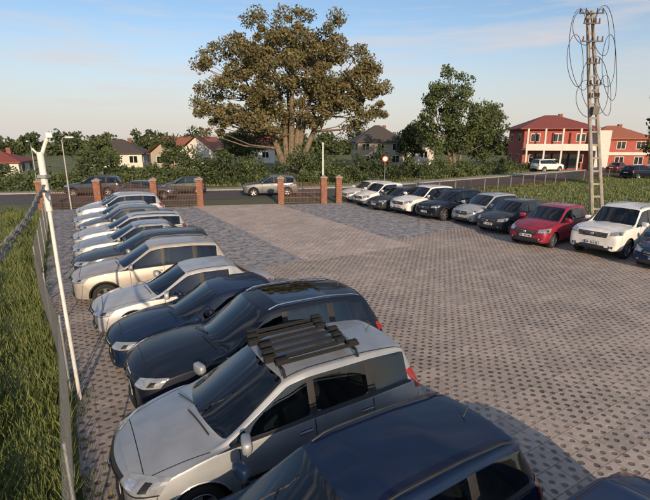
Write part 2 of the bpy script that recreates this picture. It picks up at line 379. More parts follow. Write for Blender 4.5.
def car(kind,name,loc,rz,pt,sc=1.07):
    t=TY[kind]; p=t['p']
    e=empty(name,loc,rz); e.scale=(sc,sc,sc)
    for nm,me in(('body',t['body']),('trim',t['trim'])):
        o=link(bpy.data.objects.new(nm,me),e); o.material_slots[0].link='OBJECT'; o.material_slots[0].material=pt
    w=p['W']/2
    for x,fx in((p['fa'],'front'),(p['ra'],'rear')):
        for sd in(1,-1):
            o=link(bpy.data.objects.new('wheel_%s_%s'%(fx,'left' if sd>0 else 'right'),t['wheel']),e)
            o.location=(x,sd*(w-.135),p['R']-.004); o.rotation_euler=(0,0 ,0 if sd>0 else math.pi)
    return e
HD=ANG+math.pi
def row(kind,name,s,c,pt,da=0,sc=1.07): return car(kind,name,W(c,s),HD+math.radians(da),pt,sc)
row('sedan','parked_sedan',1.2,3.35,P_blue,2)
row('wagon','parked_station_wagon',3.3,2.1,P_navy,1)
mv=row('minivan','parked_minivan',5.7,2.45,P_silver,0,1.10)
row('suv','parked_suv',7.9,3.1,P_black,-1)
row('sedan','parked_sedan',10.05,2.85,P_navy,-2)
row('sedan','parked_sedan',12.2,2.65,P_silver2,-3)
row('crossover','parked_suv',14.85,2.2,P_beige,-5,1.04)
row('wagon','parked_station_wagon',17.5,2.4,P_graph,-4)
row('sedan','parked_sedan',19.9,2.4,P_silver,-5)
row('wagon','parked_station_wagon',22.3,2.5,P_silver2,-4)
row('hatchback','parked_hatchback',24.7,2.4,P_grey,-5)
row('sedan','parked_sedan',27.0,2.6,P_silver,-4)
row('crossover','parked_suv',29.3,2.8,P_silver2,-5)
row('hatchback','parked_hatchback',31.6,2.8,P_white,-4)
row('sedan','parked_sedan',7.6,21.5,P_blue,2,1.1)
row('off_roader','parked_off_road_car',10.15,21.7,P_white,3,1.1)
row('hatchback','parked_hatchback',12.9,20.6,P_red,6,1.2)
row('hatchback','parked_hatchback',15.8,21.5,P_graph,3,1.12)
row('minivan','parked_minivan',18.25,22.3,P_silver2,2)
row('crossover','parked_suv',20.5,21.6,P_black,2)
row('crossover','parked_suv',22.9,21.5,P_white,3,1.1)
row('wagon','parked_station_wagon',25.2,21.2,P_graph,2)
row('hatchback','parked_hatchback',27.6,21.2,P_white,2,1.12)
row('wagon','parked_station_wagon',30.3,22.0,P_white,2)
rk=MB()
for x in(.15,-.95):
    rk.tube([(x,-.68,1.57),(x,-.62,1.66),(x,.62,1.66),(x,.68,1.57)],.022,0,6)
for k,y in enumerate((-.52,-.36,-.18,.0,.2,.38,.53)):
    rk.box((-.42+.05*(k%3),y,1.70),(1.25,.055,.035),0,rz=.02*((k%3)-1))
    rk.box((-.42+.05*(k%3),y,1.722),(1.1,.02,.01),1,rz=.02*((k%3)-1))
    rk.box((.12+.05*(k%3),y,1.735),(.16,.07,.05),0); rk.box((-.95+.05*(k%3),y,1.735),(.14,.07,.05),0)
rk.obj('roof_carrier',[M_seam,M_black],mv)
# ---------------------------------------------------------------- road frame
RA=math.atan2(.17,.985)
def RW_(u,v,z=0):
    return Vector((u*math.cos(RA)-v*math.sin(RA), 35+u*math.sin(RA)+v*math.cos(RA), z))
car('crossover','passing_suv',RW_(-4.0,6.0),RA+math.pi,P_grey,1.1)
car('sedan','passing_sedan',RW_(-14.6,5.6),RA,P_graph)
car('hatchback','passing_hatchback',RW_(-12.0,9.0),RA+math.pi,P_green)
car('crossover','passing_suv',RW_(-19.8,8.8),RA+math.pi,P_graph)
# ---------------------------------------------------------------- ground
def sheet(name,poly,z,m,rz=0,parent=None):
    b=MB(); b.add([(x,y,z) for x,y in poly],[tuple(range(len(poly)))],0); return b.obj(name,[m],parent,rz=rz)
M_field=mat('field_grass',(.09,.13,.032),.95,noise=(.35,.4,(.17,.18,.07)))
sheet('ground',[(-700,-300),(700,-300),(700,900),(-700,900)],0,M_field)
def paver_mat(name,base,dark,hole,amt,scale=5.0,joint=True,patch=(.30,.26,.22),pn=.35,lo=.68,hi=1.32,fine=9):
    m=bpy.data.materials.new(name); m.use_nodes=True; nt=m.node_tree;N=nt.nodes;L=nt.links;b=N['Principled BSDF']
    b.inputs['Roughness'].default_value=.9
    tc=N.new('ShaderNodeTexCoord')
    nz=N.new('ShaderNodeTexNoise'); nz.inputs['Scale'].default_value=pn; nz.inputs['Detail'].default_value=8; nz.inputs['Roughness'].default_value=.65
    L.new(tc.outputs['Object'],nz.inputs['Vector'])
    nf=N.new('ShaderNodeTexNoise'); nf.inputs['Scale'].default_value=fine; nf.inputs['Detail'].default_value=6
    L.new(tc.outputs['Object'],nf.inputs['Vector'])
    r=N.new('ShaderNodeValToRGB'); r.color_ramp.elements[0].color=(*base,1); r.color_ramp.elements[1].color=(*patch,1)
    r.color_ramp.elements[0].position=.38; r.color_ramp.elements[1].position=.66
    L.new(nz.outputs['Fac'],r.inputs['Fac'])
    br=N.new('ShaderNodeTexBrick'); br.inputs['Scale'].default_value=1; br.inputs['Brick Width'].default_value=.6 if joint else .2
    br.inputs['Row Height'].default_value=.4 if joint else .1; br.inputs['Mortar Size'].default_value=.010 if joint else .006
    br.inputs['Color1'].default_value=(.84,.84,.84,1); br.inputs['Color2'].default_value=(1.12,1.1,1.07,1); br.inputs['Mortar'].default_value=(.6,.57,.52,1)
    L.new(tc.outputs['Object'],br.inputs['Vector'])
    mu=N.new('ShaderNodeMix'); mu.data_type='RGBA'; mu.blend_type='MULTIPLY'; mu.inputs[0].default_value=1
    L.new(r.outputs['Color'],mu.inputs[6]); L.new(br.outputs['Color'],mu.inputs[7])
    vo=N.new('ShaderNodeTexVoronoi'); vo.voronoi_dimensions='2D'; vo.inputs['Scale'].default_value=scale; vo.inputs['Randomness'].default_value=.14
    mp=N.new('ShaderNodeMapping'); mp.inputs['Rotation'].default_value=(0,0,math.radians(45)); L.new(tc.outputs['Object'],mp.inputs['Vector'])
    L.new(mp.outputs[0],vo.inputs['Vector'])
    ad=N.new('ShaderNodeMath'); ad.operation='MULTIPLY_ADD'; L.new(nf.outputs['Fac'],ad.inputs[0]); ad.inputs[1].default_value=.45; L.new(vo.outputs['Distance'],ad.inputs[2])
    mr=N.new('ShaderNodeMapRange'); mr.inputs['From Min'].default_value=hole+.14; mr.inputs['From Max'].default_value=hole+.28; mr.inputs['To Min'].default_value=amt; mr.inputs['To Max'].default_value=0
    L.new(ad.outputs[0],mr.inputs['Value'])
    r2=N.new('ShaderNodeMapRange'); r2.inputs['From Min'].default_value=.42; r2.inputs['From Max'].default_value=.66; r2.inputs['To Min'].default_value=1; r2.inputs['To Max'].default_value=.35
    L.new(nz.outputs['Fac'],r2.inputs['Value'])
    mm=N.new('ShaderNodeMath'); mm.operation='MULTIPLY'; L.new(mr.outputs[0],mm.inputs[0]); L.new(r2.outputs[0],mm.inputs[1])
    mx=N.new('ShaderNodeMix'); mx.data_type='RGBA'; L.new(mm.outputs[0],mx.inputs[0]); L.new(mu.outputs[2],mx.inputs[6]); mx.inputs[7].default_value=(*dark,1)
    fm=N.new('ShaderNodeMapRange'); fm.inputs['To Min'].default_value=lo; fm.inputs['To Max'].default_value=hi; L.new(nf.outputs['Fac'],fm.inputs['Value'])
    m3=N.new('ShaderNodeVectorMath'); m3.operation='SCALE'; L.new(mx.outputs[2],m3.inputs[0]); L.new(fm.outputs[0],m3.inputs['Scale'])
    L.new(m3.outputs[0],b.inputs['Base Color'])
    bp=N.new('ShaderNodeBump'); bp.inputs['Strength'].default_value=.7; bp.inputs['Distance'].default_value=.03; bp.invert=True
    L.new(mm.outputs[0],bp.inputs['Height']); L.new(bp.outputs['Normal'],b.inputs['Normal'])
    return m
M_pave=paver_mat('openwork_paving_blocks',(.38,.325,.295),(.065,.06,.04),.25,.88,scale=5.4,patch=(.45,.385,.335))
M_bay=paver_mat('gravel_bay',(.21,.22,.245),(.06,.06,.065),.15,.75,scale=1.7,joint=False,patch=(.45,.43,.43),pn=2.2,lo=.2,hi=1.8,fine=5)
M_lane=paver_mat('lane_paving',(.48,.405,.36),(.14,.12,.09),.24,.6,scale=4.2,patch=(.54,.46,.41))
def gate_s(c): return (35+.1726*c*CQ-c*SQ)/(CQ+.1726*SQ)
sheet('parking_lot_paving',[(-.28,-12),(40,-12),(40,4),(25,12),(24.5,gate_s(24.5)),(-1.0,gate_s(-1.0)),(-1.0,16),(-.33,9)],.004,M_pave,ANG)
sheet('lane_paving',[(8.3,15.5),(14,15.5),(14.3,gate_s(14.3)+1.2),(8.3,gate_s(8.3)+1.2)],.008,M_lane,ANG)
def ragged(c0,s0,c1,s1,n=14,a=.25):
    return [(c0+(c1-c0)*t/n+random.uniform(-a,a)*(0<t<n),s0+(s1-s0)*t/n+random.uniform(-a,a)*(0<t<n)) for t in range(n)]
sheet('gravel_bay',ragged(-.9,16.3,8.3,15.6)+[(8.3,15.6),(8.3,gate_s(8.3)-.1),(-.9,gate_s(-.9)-.1)],.012,M_bay,ANG)
sheet('gravel_bay',ragged(14.0,17.0,24.3,18.0)+[(24.3,18.0),(24.3,gate_s(24.3)-.1),(14.3,gate_s(14.3)-.1)],.012,M_bay,ANG)
M_asph=mat('asphalt',(.085,.082,.08),.9,noise=(3,.25),bump=.3)
M_kerb=mat('kerb_concrete',(.3,.29,.27),.9,noise=(3,.2))
M_verge=mat('verge_dirt',(.18,.155,.11),.95,noise=(.8,.4,(.09,.12,.04)))
CL=[RW_(-250,7.1),RW_(-20,7.1),RW_(0,7.1),RW_(5,7.6),Vector((10.5,46.8,0)),Vector((20,53.5,0)),Vector((48,73,0)),Vector((200,178,0))]
def ribbon(name,a,b,z,m,h=0):
    mb=MB(); vs=[]; k=len(CL)
    for i,p in enumerate(CL):
        d=(CL[min(i+1,k-1)]-CL[max(i-1,0)]).normalized(); nn=Vector((-d.y,d.x,0))
        vs+= [p+nn*a+Vector((0,0,z)),p+nn*b+Vector((0,0,z))]
        if h: vs+= [p+nn*b+Vector((0,0,z-h)),p+nn*a+Vector((0,0,z-h))]
    s=4 if h else 2
    for i in range(k-1):
        for j in range(s if h else 1): mb.add([vs[i*s+j],vs[i*s+(j+1)%s],vs[(i+1)*s+(j+1)%s],vs[(i+1)*s+j]],[(0,3,2,1)],0)
    return mb.obj(name,[m])
ribbon('road',-3.5,3.5,.016,M_asph); ribbon('kerb',3.52,3.68,.13,M_kerb,.13); ribbon('pavement',3.7,5.5,.11,M_kerb)
rb=MB(); rb.add([RW_(-40,.2,.010),RW_(12,.2,.010),RW_(10,3.5,.010),RW_(-40,3.5,.010)],[(0,1,2,3)],0); rb.obj('verge',[M_verge])
# ---------------------------------------------------------------- vegetation
def quads(name,C,size,m,aspect=.6,parent=None):
    n=len(C); u=rng.normal(size=(n,3)); u/=np.linalg.norm(u,axis=1)[:,None]
    v=rng.normal(size=(n,3)); v-= (v*u).sum(1)[:,None]*u; v/=np.linalg.norm(v,axis=1)[:,None]
    s=(size*rng.uniform(.6,1.3,n))[:,None]
    V=np.stack([C-u*s,C-v*s*aspect,C+u*s,C+v*s*aspect],1).reshape(-1,3)
    me=bpy.data.meshes.new(name); me.vertices.add(4*n); me.vertices.foreach_set('co',V.ravel().astype(np.float32))
    me.loops.add(4*n); me.loops.foreach_set('vertex_index',np.arange(4*n,dtype=np.int32))
    me.polygons.add(n); me.polygons.foreach_set('loop_start',np.arange(0,4*n,4,dtype=np.int32))
    me.update(calc_edges=True); me.materials.append(m)
    return link(bpy.data.objects.new(name,me),parent)
def clump_pts(cl,per):
    out=[]
    for (x,y,z,r) in cl:
        k=max(6,int(per*rng.uniform(.6,1.4)))
        d=rng.normal(size=(k,3)); d/=np.linalg.norm(d,axis=1)[:,None]
        rr=r*rng.uniform(.1,1.0,k)**.6
        q=d*rr[:,None]*np.array([1.1,1.1,.85])
        out.append(q+np.array([x,y,z]))
    return np.concatenate(out)
M_leaf_big=mat('leaf_olive',(.125,.115,.045),.7,noise=(.25,.4),island=((.055,.058,.02),(.23,.18,.08)))
M_leaf_green=mat('leaf_green',(.07,.105,.032),.7,noise=(.3,.4),island=((.03,.055,.018),(.13,.15,.055)))
M_leaf_dark=mat('leaf_dark',(.045,.072,.024),.7,noise=(.3,.4),island=((.02,.038,.014),(.09,.11,.04)))
M_bark=mat('bark',(.18,.14,.10),.95,noise=(4,.4),bump=.6)
def tree(name,base,ells,ncl,per,leaf,lm,stems,r0,clr=(.7,1.5)):
    e=empty(name,base); cl=[]
    vol=np.array([a[3]*a[4]*a[5] for a in ells]); vol=vol/vol.sum()
    for i in range(ncl):
        a=ells[rng.choice(len(ells),p=vol)]
        d=rng.normal(size=3); d/=np.linalg.norm(d); rr=rng.uniform(.15,1)**.45
        cl.append((a[0]+d[0]*a[3]*rr,a[1]+d[1]*a[4]*rr,a[2]+d[2]*a[5]*rr,rng.uniform(*clr)))
    b=MB(); tips=[]
    for (dx,dy,h) in stems:
        k=6; pts=[]
        for i in range(k+1):
            t=i/k; pts.append((dx*(.1+.9*t**1.3)+rng.normal()*.12*t,dy*t**1.3+rng.normal()*.12*t,h*t-.1))
        rs=[r0*(1-.8*i/k)*(1.25 if i==0 else 1) for i in range(k+1)]
        b.tube(pts,rs,0,8); tips.append(pts)
    for (x,y,z,r) in cl:
        if rng.random()<.6:
            best=min((Vector(q) for T_ in tips for q in T_[2:] if q[2]<z-.2),key=lambda q:(q-Vector((x,y,z))).length,default=None)
            if best is None: continue
            e1=Vector((x,y,z)); mid=(best+e1)/2+Vector((rng.normal()*.3,rng.normal()*.3,-.15*(e1-best).length*.5))
            L_=(e1-best).length; b.tube([best,mid,e1],[min(r0*.35,.03+.015*L_),.02+.008*L_,.015],0,5,False)
    b.obj('trunk_and_limbs',[M_bark],e,True)
    quads('foliage',clump_pts(cl,per),leaf,lm,.6,e)
    return e
tree('tall_broadleaf_tree',(-4.4,57,0),[(0,0,12.5,9.2,7,5.8),(-6.4,0,10.8,5.8,5,4.8),(6.4,0,11.8,6.1,5,4.9),(.5,0,16.4,7.6,5.5,3.8),(-3.5,0,7.4,6,5,3.0),(5.5,0,8.0,5,4.5,3.2),(-8.8,0,14.0,3,3,2.4),(9.2,0,14.5,2.8,3,2.6),(-9.5,0,8.5,2.4,3,3),(9.8,0,9,2.4,3,3)],
     410,150,.17,M_leaf_big,[(-5,0,12),(-2,1,15),(.8,-1,17),(4,0,14.5),(6.5,1,12),(-.5,2,13),(2.5,-1,13)],.5,(.5,1.35))
tree('roadside_tree',(18.2,62,0),[(-1.5,0,10.7,3.3,3,3.4),(1.0,0,8,4.4,3.5,3.6),(-2.8,0,7.5,3,3,2.6),(-.6,0,5.0,4.5,3,2.0),(3.5,0,6.0,2.8,3,2.8)],
     150,110,.18,M_leaf_green,[(-1.6,0,12),(1.5,0,9.5),(-3,0,8)],.26,(.6,1.3))
tree('roadside_tree',(32.4,43,0),[(0,0,8.6,1.8,2,3.6),(.3,0,5.0,2.0,2,2.4)],70,110,.15,M_leaf_green,[(0,0,11.5)],.18,(.5,1.0))
tree('roadside_tree',(24.6,70,0),[(0,0,5.0,3.0,3,3.0),(.5,0,8.2,1.8,2,1.8)],50,100,.2,M_leaf_dark,[(0,0,8),(1,0,6)],.18,(.6,1.2))
tree('garden_tree',(15.5,80,0),[(0,0,5.0,2.6,3,3.2)],40,90,.24,M_leaf_dark,[(0,0,7),(1,0,6)],.2,(.6,1.2))
tree('garden_tree',(-12.5,70,0),[(0,0,4.2,3.2,3,2.0)],36,90,.22,M_leaf_green,[(0,0,5),(1,0,4)],.2,(.6,1.2))
tree('garden_tree',(-33,66,0),[(0,0,3.0,3.0,3,1.8)],34,90,.22,M_leaf_green,[(0,0,4)],.2,(.6,1.0))
tree('garden_tree',(-21,62,0),[(0,0,3.2,1.6,2,2.6)],22,90,.2,M_leaf_dark,[(0,0,4)],.15,(.5,.9))
def mass(name,segs,per,leaf,m,rad=(.45,.95)):
    cl=[]
    for (x0,y0,x1,y1,dep,z,nn) in segs:
        ph=rng.uniform(0,6,3)
        for i in range(nn):
            t=rng.random(); L_=math.hypot(x1-x0,y1-y0)
            env=.62+.20*math.sin(t*L_*.55+ph[0])+.18*math.sin(t*L_*1.3+ph[1])+.1*math.sin(t*L_*2.9+ph[2])
            h=rng.uniform(.05,1)
            cl.append((x0+(x1-x0)*t+rng.normal()*.3,y0+(y1-y0)*t+rng.uniform(-dep,dep)*(1-.5*h),z*env*h,rng.uniform(*rad)))
    return quads(name,clump_pts(cl,per),leaf,m)
mass('bush_hedge',[(-42,46,-27,48,1.5,2.8,120),(-27,48.5,-11,51,2,4.0,190),(-13,51,4,54,2,4.7,150),(4,54,12,60,2,4.6,70)],75,.15,M_leaf_dark)
mass('bushes',[(-33,42.5,-23,44,.9,2.2,50),(-22,46,-14,47.5,.7,2.4,50),(12,56,28,68,1.2,3.4,110),(28,70,34,74,1,2,30),(-9,50,3,52,1,2.4,60)],70,.13,M_leaf_green)
mass('distant_tree_line',[(-190,130,-60,150,5,7.0,300),(-60,150,40,160,5,9.0,300),(40,150,220,150,5,9.0,380)],60,.65,M_leaf_dark,(1.6,2.8))
M_grass=mat('tall_grass_blades',(.09,.16,.03),.6,noise=(.5,.4,(.19,.22,.065)),island=((.045,.10,.018),(.23,.235,.09)))
def grass(name,n,fn,hmin,hmax,wd,m):
    P=fn(n); n=len(P); h=rng.uniform(hmin,hmax,n)*(.7+.35*np.sin(P[:,0]*1.7)*np.sin(P[:,1]*1.3)+.2*np.sin(P[:,0]*4.1+P[:,1]*3)); a=rng.uniform(0,2*np.pi,n); l=rng.uniform(.05,.6,n)*h; a2=rng.uniform(0,2*np.pi,n)
    h=np.maximum(h,.06)
    w=wd*rng.uniform(.6,1.4,n)
    u=np.stack([np.cos(a),np.sin(a),np.zeros(n)],1)*w[:,None]
    tip=P+np.stack([np.cos(a2)*l,np.sin(a2)*l,h],1); mid=P+np.stack([np.cos(a2)*l*.3,np.sin(a2)*l*.3,h*.55],1)
    V=np.stack([P-u,P+u,mid+u*.7,tip,mid-u*.7],1).reshape(-1,3)
    me=bpy.data.meshes.new(name); me.vertices.add(5*n); me.vertices.foreach_set('co',V.ravel().astype(np.float32))
    me.loops.add(5*n); me.loops.foreach_set('vertex_index',np.arange(5*n,dtype=np.int32))
    me.polygons.add(n); me.polygons.foreach_set('loop_start',np.arange(0,5*n,5,dtype=np.int32))
    me.update(calc_edges=True); me.materials.append(m); return link(bpy.data.objects.new(name,me))
def cf(s): return np.interp(s,[-3,9,16,40],[-.3,-.38,-1.1,-1.1])
def left_region(n):
    s=1.5+39.5*rng.random(n)**1.5; c=cf(s)-.03-rng.random(n)**1.2*(5+s*.45)
    X=c*CQ-s*SQ; Y=c*SQ+s*CQ
    keep=(Y<34+.17*X); return np.stack([X,Y,np.zeros(n)],1)[keep]
grass('tall_grass',125000,left_region,.12,.62,.009,M_grass)
def weed_region(n):
    s=rng.uniform(1.5,32,n); c=cf(s)+.02+np.abs(rng.normal(0,.16,n)); k=(np.sin(s*2.3)+np.sin(s*5.1+1)>-.3)
    return np.stack([c*CQ-s*SQ,c*SQ+s*CQ,np.zeros(n)],1)[k]
grass('edge_weeds',5000,weed_region,.04,.18,.006,M_grass)
def right_region(n):
    X=rng.uniform(4,60,n); Y=rng.uniform(26,62,n)
    c=X*CQ+Y*SQ; keep=(c>24.8)&(Y<35.5+.68*X); return np.stack([X,Y,np.zeros(n)],1)[keep]
grass('meadow_grass',60000,right_region,.10,.36,.03,M_grass)
def far_region(n):
    X=rng.uniform(-40,60,n); Y=rng.uniform(48,80,n); keep=(Y>49+.17*X)&(Y>45.5+.72*X); return np.stack([X,Y,np.zeros(n)],1)[keep]
grass('roadside_grass',20000,far_region,.2,.5,.04,M_grass)
# ---------------------------------------------------------------- fences
M_galv=mat('galvanised_steel',(.36,.37,.37),.5,.4,noise=(6,.15))
M_wire=mat('fence_wire',(.20,.205,.20),.6,.3)
M_whitepost=mat('white_painted_steel',(.70,.69,.66),.5,noise=(5,.1))
def chainlink(name,a,b,h,sp,wr,post=2.5,pm=M_galv):
    a=Vector(a);b=Vector(b);Ln=(b-a).length;d=(b-a)/Ln; e=empty(name,a); mb=MB(); up=Vector((0,0,1)); nn=int((Ln+h)/sp)
    nrm=d.cross(up)
    def seg(p,q,r,n):
        k=max(1,int((q-p).length/.4))
        for i in range(k): mb.tube([p.lerp(q,i/k),p.lerp(q,(i+1)/k)],r,0,n,False)
    for k in range(nn):
        for sg in(1,-1):
            x0=k*sp-h if sg>0 else k*sp; z0=0; x1=x0+sg*h; z1=h
            if x0<0: z0=(-x0); x0=0
            if sg>0 and x1>Ln: z1=h-(x1-Ln); x1=Ln
            if sg<0 and x1<0: z1=h+x1; x1=0
            if sg<0 and x0>Ln: z0=x0-Ln; x0=Ln
            if x0>Ln or z1<=z0: continue
            seg(d*x0+up*(z0+.05)+nrm*.003*sg,d*x1+up*(z1+.05)+nrm*.003*sg,wr,3)
    for z in(.06,h*.5,h+.04): seg(up*z,d*Ln+up*z,wr*1.5,4)
    mb.obj('mesh',[M_wire],e)
    pb=MB(); k=0
    while k*post<=Ln+.01:
        p=d*k*post+nrm*.035; pb.tube([p,p+up*(h+.1)],.018,0,8); k+=1
    pb.obj('posts',[pm],e,True)
    return e
chainlink('chain_link_fence',W(-.35,1.0),W(-.42,9.2),1.6,.10,.0014,4.0)
chainlink('chain_link_fence',W(-.42,9.2),W(-1.1,16),1.6,.10,.0016,3.4)
chainlink('chain_link_fence',W(-1.1,16),W(-1.1,gate_s(-1.1)-.2),1.6,.14,.002,3)
chainlink('chain_link_fence',W(24.9,gate_s(24.9)),W(24.9,9),1.5,.14,.0028)
chainlink('chain_link_fence',RW_(1.2,0),RW_(8.5,0.4),1.5,.14,.003)
tp=empty('white_camera_post',(-4.76,7.60,0)); b=MB()
b.tube([(0,0,0),(-.04,.0,2.5),(-.04,0,4.25)],[.036,.033,.033],0,10); b.tube([(-.04,0,3.7),(-.05,0,4.70)],[.055,.055],0,10)
b.tube([(-.05,0,4.6),(.02,.05,4.82),(.09,.08,4.98)],.03,0,8); b.tube([(-.05,0,4.62),(-.17,0,4.76)],.016,0,6)
b.box((.09,.1,4.98),(.09,.22,.08),0,rz=.5); b.box((-.03,-.02,4.3),(.15,.15,.05),1); b.box((-.03,-.02,4.05),(.14,.14,.03),1)
b.obj('post',[M_whitepost,M_galv],tp,True)
b=MB()
for k in range(3):
    pts=[]
    for t in range(161):
        u=t/160; p=Vector((-.04,-.05,4.15-.03*k)).lerp(Vector((3.3,-7.6,4.2-.03*k)),u); p.z-=(.85+.05*k)*4*u*(1-u)*.5
        a=u*170+k*2.1; rr=.032*(.6+.4*math.sin(u*23+k)); p+=Vector((rr*math.cos(a),.0,rr*math.sin(a))); pts.append(p)
    b.tube(pts,.013,0,5)
b.obj('cables',[mat('grey_cable',(.22,.22,.21),.6)],tp,True)
M_brick=mat('pillar_brick',(.22,.09,.055),.85,noise=(6,.35),bump=.4)
M_cap=mat('pillar_cap',(.28,.24,.21),.8,noise=(4,.2))
M_iron=mat('brown_iron',(.085,.035,.026),.5,noise=(5,.2))
def pillar(u,v=0,h=2.0):
    e=empty('brick_gate_pillar',RW_(u,v),RA); b=MB(); b.box((0,0,h/2),(.45,.45,h),0)
    b.obj('shaft',[M_brick],e)
    b=MB()
    for k in range(12): b.box((0,0,.12+k*.16),(.456,.456,.012),0)
    b.obj('mortar_courses',[M_cap],e)
    b=MB(); b.box((0,0,h+.04),(.56,.56,.08),0); b.add([(-.28,-.28,h+.08),(.28,-.28,h+.08),(.28,.28,h+.08),(-.28,.28,h+.08),(0,0,h+.24)],[(0,1,4),(1,2,4),(2,3,4),(3,0,4)],0); b.obj('cap',[M_cap],e)
def gate(name,u0,u1,h=1.5,arch=.25):
    e=empty(name,RW_(u0,0),RA); b=MB(); Ln=u1-u0; n=int(Ln/.11)
    top=lambda x:h+arch*math.sin(math.pi*x/Ln)
    for k in range(n+1):
        x=Ln*k/n; b.box((x,0,(top(x)+.1)/2+.05),(.028,.022,top(x)-.05),0)
    for z in(.12,.5,.9): b.box((Ln/2,0,z),(Ln,.04,.06),0)
    b.tube([(Ln*k/12,0,top(Ln*k/12)) for k in range(13)],.03,0,6)
    b.obj('bars',[M_iron],e)
for u in(-20.6,-16.8,-12.9,-9.6,-3.5,-.1,1.1): pillar(u)
gate('iron_gate',-16.5,-13.2); gate('iron_gate',-12.6,-9.9,1.4,.15); gate('iron_gate',-3.2,-.4,1.45,.2)
gate('iron_gate',-20.3,-17.1,1.3,0)
pf=empty('panel_fence',(8.5,38.6,0),math.atan2(25,36)); b=MB()
for k in range(20):
    b.box((k*2.2,0,.6),(.06,.06,1.2),1)
    for j in range(14): b.box((k*2.2+.15+j*.145,0,.6),(.015,.015,1.0),0)
for z in(.2,1.1): b.box((20.9,0,z),(41.8,.03,.03),0)
b.obj('panels',[M_iron,M_galv],pf)
def lamp(name,loc,h,arm,rz=0):
    e=empty(name,loc,rz); b=MB(); b.tube([(0,0,0),(0,0,h*.5),(0,0,h)],[.07,.055,.04],0,10)
    b.tube([(0,0,h-.02),(arm*.3,0,h+.15),(arm,0,h+.2)],.03,0,8); b.obj('pole',[M_galv],e,True)
    b=MB(); b.sup((arm+.25,0,h+.18),(.32,.12,.07),0,.7); b.obj('head',[M_whitepost],e,True)
lamp('street_lamp',(-18.4,31.7,0),4.9,.3); 
lamp('street_lamp',RW_(-26,12.2),4.6,.8,-1.2)
e=empty('flag_pole',RW_(.35,4.0-.9)); b=MB(); b.tube([(0,0,0),(0,0,4.6)],[.09,.06],0,10); b.obj('pole',[M_whitepost],e,True)
b=MB(); b.sup((0,0,4.62),(.09,.09,.09),0,1); b.obj('finial',[M_whitepost],e,True)
def sign(loc,h,col):
    e=empty('traffic_sign',loc); b=MB(); b.tube([(0,0,0),(0,0,h)],.035,0,8); b.obj('post',[M_galv],e,True)
    b=MB(); b.lathe_y([(.34,-.05),(.34,-.06),(.001,-.06)],0,24,(0,0,h-.2)); b.lathe_y([(.25,-.065),(.001,-.065)],1,24,(0,0,h-.2)); b.obj('plate',[mat('sign_face',col,.4),M_plate],e)
sign((6.9,51.5,0),3.0,(.55,.03,.03))
# ---------------------------------------------------------------- utility pole
M_conc=mat('pole_concrete',(.30,.27,.24),.85,noise=(3,.25),bump=.3)
up_=empty('utility_pole',(18.3,29.3,0)); b=MB()
top=Vector((-2.3,0,12.5)); HT=12.5
for sx in(-1,1):
    b.tube([(sx*.34,0,0),Vector((sx*.14,0,HT))+Vector((top.x,0,0))],[.14,.10],0,8)
for k in range(15):
    t=(k+.5)/15; z=HT*t; hw=.34-.2*t; x=top.x*t; b.box((x,0,z),(hw*2,.14,.12),0)
b.obj('shaft',[M_conc],up_,True)
b=MB()
for t,l in((.985,1.5),(.94,1.0),(.86,1.3),(.76,.8),(.66,.9),(.60,.6)):
    x=top.x*t;z=HT*t; b.box((x,-.16,z),(l,.07,.07),0)
    for k in(-1,-.5,.5,1):
        b.lathe_y([(.001,0),(.05,0)],1,8,(x+k*l*.45,-.16,z)); b.tube([(x+k*l*.45,-.16,z),(x+k*l*.45,-.16,z+.28)],[.05,.035],1,8)
b.box((top.x*.55,-.25,6.7),(.4,.26,.5),0)
b.obj('cross_arms',[mat('weathered_steel',(.13,.12,.11),.7,.2,noise=(5,.2)),mat('insulator',(.12,.06,.04),.3)],up_,True)
b=MB()
for (cx,zc,rx,rz_) in((-.75,10.2,.62,2.3),(.75,10.4,.7,2.3),(-1.05,9.6,.5,1.5),(1.05,9.2,.45,1.9),(.1,8.2,.85,1.7),(-.5,7.4,.6,1.1),(.6,11.2,.5,1.3),(-.5,11.5,.6,1.0),(.7,7.6,.4,1.2)):
    pts=[]
    for k in range(33):
        a=2*math.pi*k/32; z=zc+rz_*math.sin(a); pts.append((top.x*z/12.3+cx+rx*math.cos(a),-.2+.1*math.cos(a*2),z))
    b.tube(pts,.018,0,5,False)
b.obj('cable_loops',[M_black],up_,True)
